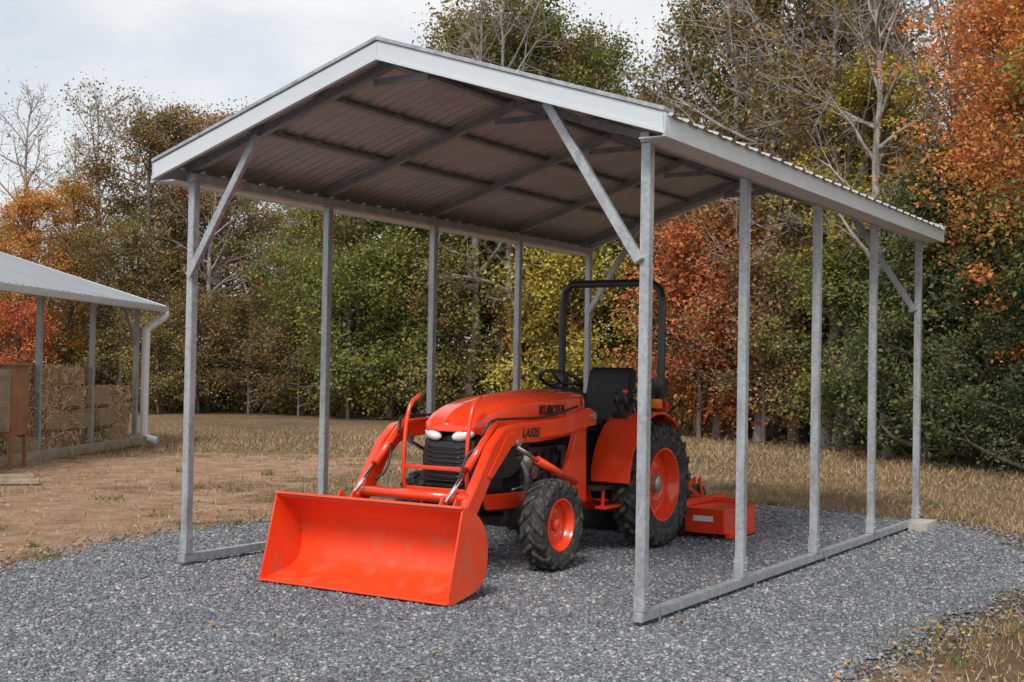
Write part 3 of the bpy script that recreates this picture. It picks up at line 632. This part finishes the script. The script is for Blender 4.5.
dr=rng.normal(0,1,(n,3))*np.array([.4,1,.7]); dr/=np.linalg.norm(dr,axis=1)[:,None]; dr*=.06; ww=np.cross(dr,rng.normal(0,1,(n,3))); ww/=np.linalg.norm(ww,axis=1)[:,None]; ww*=.005
MST=leafmat('loose_straw',[(0,(.26,.17,.10)),(.5,(.50,.37,.23)),(1,(.70,.57,.38))],0,2,.3)
np_mesh('loose_straw',np.stack([pts-dr-ww,pts-dr+ww,pts+dr+ww,pts+dr-ww],1).reshape(-1,3),np.arange(n*4).reshape(-1,4),[MST],parent=hb)
cbx,cby=W2(16.2,-6.3); CBL=empty('wooden_board',(cbx,cby,GZ),rad(50)); box('board',(0,0,.035),(.7,.28,.06),M['wood'],CBL,.006); box('board_end',(.05,.03,.09),(.45,.2,.05),M['wood'],CBL,.006,(0,0,.2))
wx_,wy_=W2(18.6,-7.35); WP=empty('wooden_cabinet',(wx_,wy_,GZ),SHR)
box('carcass',(0,0,.98),(.5,.5,1.0),M['ply'],WP,.01); box('door_panel',(0,-.256,.98),(.42,.012,.9),M['wood'],WP,.004); box('top_board',(0,0,1.50),(.56,.56,.03),M['ply'],WP,.005)
for a_ in (-.22,.22):
    for b_ in (-.22,.22): box(f'leg_{a_}_{b_}',(a_,b_,.24),(.05,.05,.48),M['ply'],WP,.004)

# ------------------------------------------------------------------ trees
def gen_tree(name,seed,H=10,cb=.25,cr=2.6,nlimb=26,nleaf=12000,ls=.075,tr=.16,shape='oval',up=.5,clump=.30,bark='bark',sub=5,ntw=2):
    g=np.random.default_rng(seed); V=[];Fc=[];C=[];Wt=[]
    def tube(pts,r0,r1,ns=6):
        nonlocal V,Fc
        rr=np.linspace(r0,r1,len(pts)); v,f=tube_np([tuple(p) for p in pts],list(rr),ns); o=len(V); V+=v; Fc+=[tuple(i+o for i in q) for q in f]
    nt_=10; tp=np.zeros((nt_,3)); tp[:,2]=np.linspace(-.1,H*.95,nt_); tp[1:,:2]+=np.cumsum(g.normal(0,.07*H/10,(nt_-1,2)),0)
    tube(tp,tr,tr*.12,8)
    for i in range(nlimb):
        t=cb+(.97-cb)*((i+g.random()*.8)/nlimb); az=i*2.4+g.normal(0,.4)
        k=(t-cb)/(1-cb)
        if shape=='oval': pr=math.sin(math.pi*min(1,(.18+.82*k)))**.6 if k<.95 else .3
        elif shape=='cone': pr=(1-k)*.95+.06
        elif shape=='round': pr=math.sqrt(max(.05,1-(2*k-.85)**2*.75))
        else: pr=.55+.45*math.sin(math.pi*k)
        L=cr*pr*(.55+.65*g.random()); base=np.array([np.interp(t*H*.95,tp[:,2],tp[:,j]) for j in range(3)]); base[2]=t*H*.95
        el=up*(.5+.8*k)+g.normal(0,.15); dirv=np.array([math.cos(az)*math.cos(el),math.sin(az)*math.cos(el),math.sin(el)])
        pts=[base]; dd=dirv.copy()
        for j in range(4):
            dd=dd+g.normal(0,.16,3)+np.array([0,0,.05]); dd/=np.linalg.norm(dd); pts.append(pts[-1]+dd*L/4)
        r=tr*(1-t)*.45+.018; tube(pts,r,.008,5)
        for j in range(sub):
            q=1.2+2.7*(j+.5)/sub; a0=int(q); bp_=pts[a0]+(pts[min(a0+1,4)]-pts[a0])*(q-a0)
            sd=dd+g.normal(0,.75,3); sd/=np.linalg.norm(sd); sL=L*(.22+.25*g.random())+.15
            e=bp_+sd*sL*.5+g.normal(0,.05,3); e2=e+(sd+np.array([0,0,.25]))*sL*.5; tube([bp_,e,e2],.012,.004,3)
            C+= [e,e2]; Wt+=[.8,1.]
            for _ in range(ntw):
                s2=sd+g.normal(0,.8,3); s2/=np.linalg.norm(s2); e3=e+s2*sL*.6; tube([e,e3],.006,.003,3); C.append(e3); Wt.append(.9)
        C.append(pts[-1]); Wt.append(1)
    nb=len(Fc)
    if nleaf:
        C=np.array(C); Wt=np.array(Wt)*g.random(len(C))**1.1; idx=g.choice(len(C),nleaf,p=Wt/Wt.sum())
        cs=clump*(.5+.9*g.random(len(C)))
        P=C[idx]+g.normal(0,1,(nleaf,3))*cs[idx][:,None]*np.array([1,1,.6]); 
        P[:,2]=np.maximum(P[:,2],.1)
        nn=g.normal(0,1,(nleaf,3)); nn[:,2]=np.abs(nn[:,2])+.3; nn/=np.linalg.norm(nn,axis=1)[:,None]
        a=np.cross(nn,g.normal(0,1,(nleaf,3))); a/=np.linalg.norm(a,axis=1)[:,None]; b2=np.cross(nn,a); s=ls*(.6+.8*g.random(nleaf))[:,None]
        LV=np.stack([P-a*s,P+b2*s*.65,P+a*s,P-b2*s*.65],1).reshape(-1,3)
        o=len(V); Vn=np.concatenate([np.array(V),LV]); Fn=np.concatenate([np.array(Fc),np.arange(nleaf*4).reshape(-1,4)+o]); mi=np.concatenate([np.zeros(nb),np.ones(nleaf)])
    else: Vn=np.array(V);Fn=np.array(Fc);mi=np.zeros(nb)
    return np_mesh(name,Vn,Fn,[M[bark],M[bark]],mi,link=False)
TM_={
 'broadA':gen_tree('broadleaf_a',1,10,.14,2.6,34,26000,.047,.17,'round',.45,.25),
 'broadB':gen_tree('broadleaf_b',2,10,.2,2.2,34,22000,.047,.16,'oval',.6,.24),
 'broadC':gen_tree('broadleaf_c',3,10,.12,2.7,36,26000,.047,.18,'oval',.5,.26),
 'tallA':gen_tree('tall_a',4,13,.42,1.9,28,13000,.05,.17,'oval',.8,.26,'barkp'),
 'tallB':gen_tree('tall_b',5,13,.34,1.9,30,11000,.05,.16,'oval',.85,.27,'barkp'),
 'bareA':gen_tree('bare_a',6,10,.3,2.0,26,500,.04,.12,'oval',.9,.25,'barkp',6,3),
 'bareB':gen_tree('bare_b',7,10,.25,2.3,28,2500,.045,.12,'oval',.85,.25,'barkp',6,3),
 'cedar':gen_tree('cedar_m',8,5,.02,1.4,60,22000,.038,.1,'cone',.35,.14),
 'small':gen_tree('small_m',9,4.5,.14,1.6,28,13000,.045,.06,'round',.5,.22),
}
LM={
 'green':leafmat('leaves_green',[(0,(.07,.085,.026)),(.4,(.155,.18,.05)),(.75,(.24,.255,.07)),(1,(.37,.34,.10))]),
 'olive':leafmat('leaves_olive',[(0,(.10,.092,.036)),(.4,(.215,.185,.07)),(.75,(.32,.26,.10)),(1,(.46,.34,.13))]),
 'brown':leafmat('leaves_brown',[(0,(.12,.082,.045)),(.4,(.24,.16,.082)),(.75,(.35,.235,.12)),(1,(.47,.31,.15))]),
 'orange':leafmat('leaves_orange',[(0,(.22,.11,.035)),(.4,(.44,.21,.06)),(.75,(.58,.31,.08)),(1,(.64,.45,.15))]),
 'redor':leafmat('leaves_redorange',[(0,(.17,.07,.035)),(.35,(.42,.14,.06)),(.75,(.58,.23,.09)),(1,(.48,.38,.12))]),
 'maple':leafmat('leaves_maple',[(0,(.26,.10,.04)),(.35,(.54,.21,.075)),(.75,(.68,.33,.11)),(1,(.60,.46,.14))]),
 'yellow':leafmat('leaves_yellow',[(0,(.19,.17,.045)),(.4,(.38,.33,.075)),(.75,(.56,.47,.10)),(1,(.66,.56,.17))]),
 'cedar':leafmat('leaves_cedar',[(0,(.045,.06,.03)),(.5,(.11,.135,.06)),(1,(.18,.20,.085))]),
}
NM={'broadA':'oak_tree','broadB':'maple_tree','broadC':'oak_tree','tallA':'poplar_tree','tallB':'hickory_tree','bareA':'bare_tree','bareB':'bare_tree','cedar':'cedar_tree','small':'maple_sapling'}
HH={'broadA':10,'broadB':10,'broadC':10,'tallA':13,'tallB':13,'bareA':10,'bareB':10,'cedar':5,'small':4.5}
def tree(kind,col,x,y,H,wx=1.0):
    o=bpy.data.objects.new(NM[kind],TM_[kind]); COL.objects.link(o)
    s=H/HH[kind]; o.location=(x,y,GZ-.05); o.scale=(s*wx,s*wx,s); o.rotation_euler=(rng.normal(0,.03),rng.normal(0,.03),rng.random()*6.28)
    o.material_slots[1].link='OBJECT'; o.material_slots[1].material=LM[col]; return o
feat=[(-60,37,7,'broadA','olive'),(14,38,6.9,'broadB','orange'),(66,40,7.3,'broadA','orange'),(12,45,11.8,'bareA','brown'),(100,44,11.2,'bareB','brown'),(80,52,11,'bareA','brown'),(122,43,11.0,'bareA','brown'),
 (150,40,9.8,'broadC','brown'),(188,42,10.4,'tallB','brown'),(228,41,10.0,'broadC','brown'),(262,46,9.6,'bareB','brown'),(120,39,6,'broadA','olive'),(285,45,9,'bareA','brown'),
 (305,38,7.8,'broadB','green'),(345,37,9.0,'broadC','green'),(392,37,9.0,'broadA','olive'),(424,36,10.2,'broadB','green'),(458,37,12.4,'broadC','olive'),(500,36,13,'tallA','green'),(480,38,12,'broadB','green'),
 (540,36,12.0,'tallB','olive'),(560,38,11.8,'broadB','brown'),(585,36,11.6,'tallA','green'),(615,36,9.9,'broadC','green'),(655,37,9.9,'tallA','olive'),(640,35,9.2,'broadB','olive'),(630,40,12.6,'bareA','brown'),(668,39,12.8,'bareA','brown'),
 (700,33,12.0,'tallB','olive'),(735,32,12.2,'broadB','brown'),(775,32,13.4,'tallA','olive'),(805,30,12.0,'broadB','olive'),(828,28,12.8,'tallA','brown'),(850,29,12.4,'tallB','olive'),(872,28,12.5,'bareB','brown'),
 (905,26.5,8.4,'broadB','yellow'),(925,26,12.0,'bareA','brown'),(945,28,12.5,'bareB','brown'),(1012,23,9.0,'broadB','maple'),(985,25,9.6,'tallA','maple'),(1050,21.5,7.4,'broadB','maple'),(1085,22,9.5,'broadA','maple'),(1130,20,9,'broadC','green'),(1200,19,9,'broadB','olive'),
 (700,30.5,4.9,'small','redor'),(735,31,5.4,'small','redor'),(570,34,4.8,'small','yellow'),(545,35,4,'small','orange'),(765,29,4.2,'small','brown'),(350,35,4.6,'small','green'),(410,35,5,'small','green'),(460,35,4.5,'small','olive'),
 (930,23.5,5.6,'cedar','cedar'),(985,22.5,4.8,'cedar','cedar'),(1030,21.0,4.3,'cedar','cedar'),(960,25,6.2,'cedar','green'),(885,26,5.0,'cedar','cedar'),(855,27,4.2,'small','green'),(820,28.5,4.5,'small','brown'),
 (200,38,3.6,'small','brown'),(160,37.5,3.0,'small','olive'),(250,37.5,3.5,'small','brown'),(15,37,3.2,'small','redor'),(300,36.5,3.2,'small','brown'),
 (718,31.5,12.8,'bareA','brown'),(760,30,12.6,'bareB','brown'),(795,29.5,12.9,'bareA','olive'),(838,27.5,12.3,'bareA','brown'),(470,35,12.5,'bareA','brown'),(520,35,12.6,'bareB','olive'),(210,40,9.5,'bareA','brown'),(890,25.5,11.5,'bareA','brown')]
for x,d,H,k,c in feat:
    px,py=ximg(x,d); tree(k,c,px,py,H)
edge=[(-30,41),(-15,39.5),(-3,38),(4,34.5),(8,29.5),(9.8,23),(12,15),(15,9)]
seg=np.array(edge); sl_=np.hypot(*np.diff(seg,axis=0).T); cum=np.concatenate([[0],np.cumsum(sl_)])
def along(s): return np.array([np.interp(s,cum,seg[:,0]),np.interp(s,cum,seg[:,1])])
def normal(s):
    a=along(max(0,s-1.5)); b2=along(min(cum[-1],s+1.5)); t=b2-a; t/=np.linalg.norm(t); return np.array([-t[1],t[0]])
cols=['olive','brown','green','olive','brown','olive','yellow','green','orange']
for row,off in enumerate((5,11)):
    s=rng.random()*2
    while s<cum[-1]:
        p=along(s)+normal(s)*(off+rng.normal(0,.8)); 
        kind=rng.choice(['broadA','broadB','broadC','tallA','tallB','bareB'],p=[.15,.2,.15,.2,.2,.1]); col=cols[rng.integers(len(cols))]
        lat=p[0]; xi=512+lat/p[1]*FPX
        Ht=rng.uniform(9.5,12.5)
        if xi<430: Ht=rng.uniform(6.0,7.6)*(p[1]/40); kind='broadA' if kind in('tallA','tallB') else kind; col='brown' if xi<280 and col in('green','yellow','orange') else col
        if xi<130: Ht=rng.uniform(4.4,5.6)*(p[1]/40)
        if 590<xi<700: Ht=rng.uniform(8.0,9.0)*(p[1]/38)
        if 850<xi<960: Ht=rng.uniform(6.8,8.2)*(p[1]/30)
        px,py=W2(p[1],p[0]); tree(kind,col,px,py,Ht)
        s+=rng.uniform(2.6,3.8)
def undergrowth(name,n,hmax,offr,stops,ls):
    g=rng; nc=1100; s=g.random(nc)*cum[-1]; C=[]
    for si in s:
        p=along(si)+normal(si)*g.uniform(*offr); px,py=W2(p[1],p[0]); C.append((px,py,GZ+g.random()**1.5*hmax))
    C=np.array(C); idx=g.integers(0,nc,n); P=C[idx]+g.normal(0,1,(n,3))*np.array([.45,.45,.34]); P[:,2]=np.abs(P[:,2]-GZ)+GZ
    nn=g.normal(0,1,(n,3)); nn[:,2]=abs(nn[:,2]); a=np.cross(nn,g.normal(0,1,(n,3))); a/=np.linalg.norm(a,axis=1)[:,None]; b2=np.cross(nn,a); b2/=np.linalg.norm(b2,axis=1)[:,None]; sz=ls*(.6+.8*g.random(n))[:,None]
    LV=np.stack([P-a*sz,P+b2*sz*.65,P+a*sz,P-b2*sz*.65],1).reshape(-1,3)
    np_mesh(name,LV,np.arange(n*4).reshape(-1,4),[leafmat(name+'_leaves',stops,.2,.25,.65)])
undergrowth('forest_undergrowth',160000,2.2,(-.3,4.5),[(0,(.07,.085,.03)),(.3,(.15,.16,.055)),(.45,(.20,.145,.075)),(.6,(.18,.19,.065)),(.75,(.30,.20,.09)),(1,(.44,.23,.10))],.052)
undergrowth('brush_thicket',80000,5.0,(4,15),[(0,(.07,.075,.032)),(.5,(.17,.145,.068)),(1,(.30,.21,.105))],.10)
print('done')
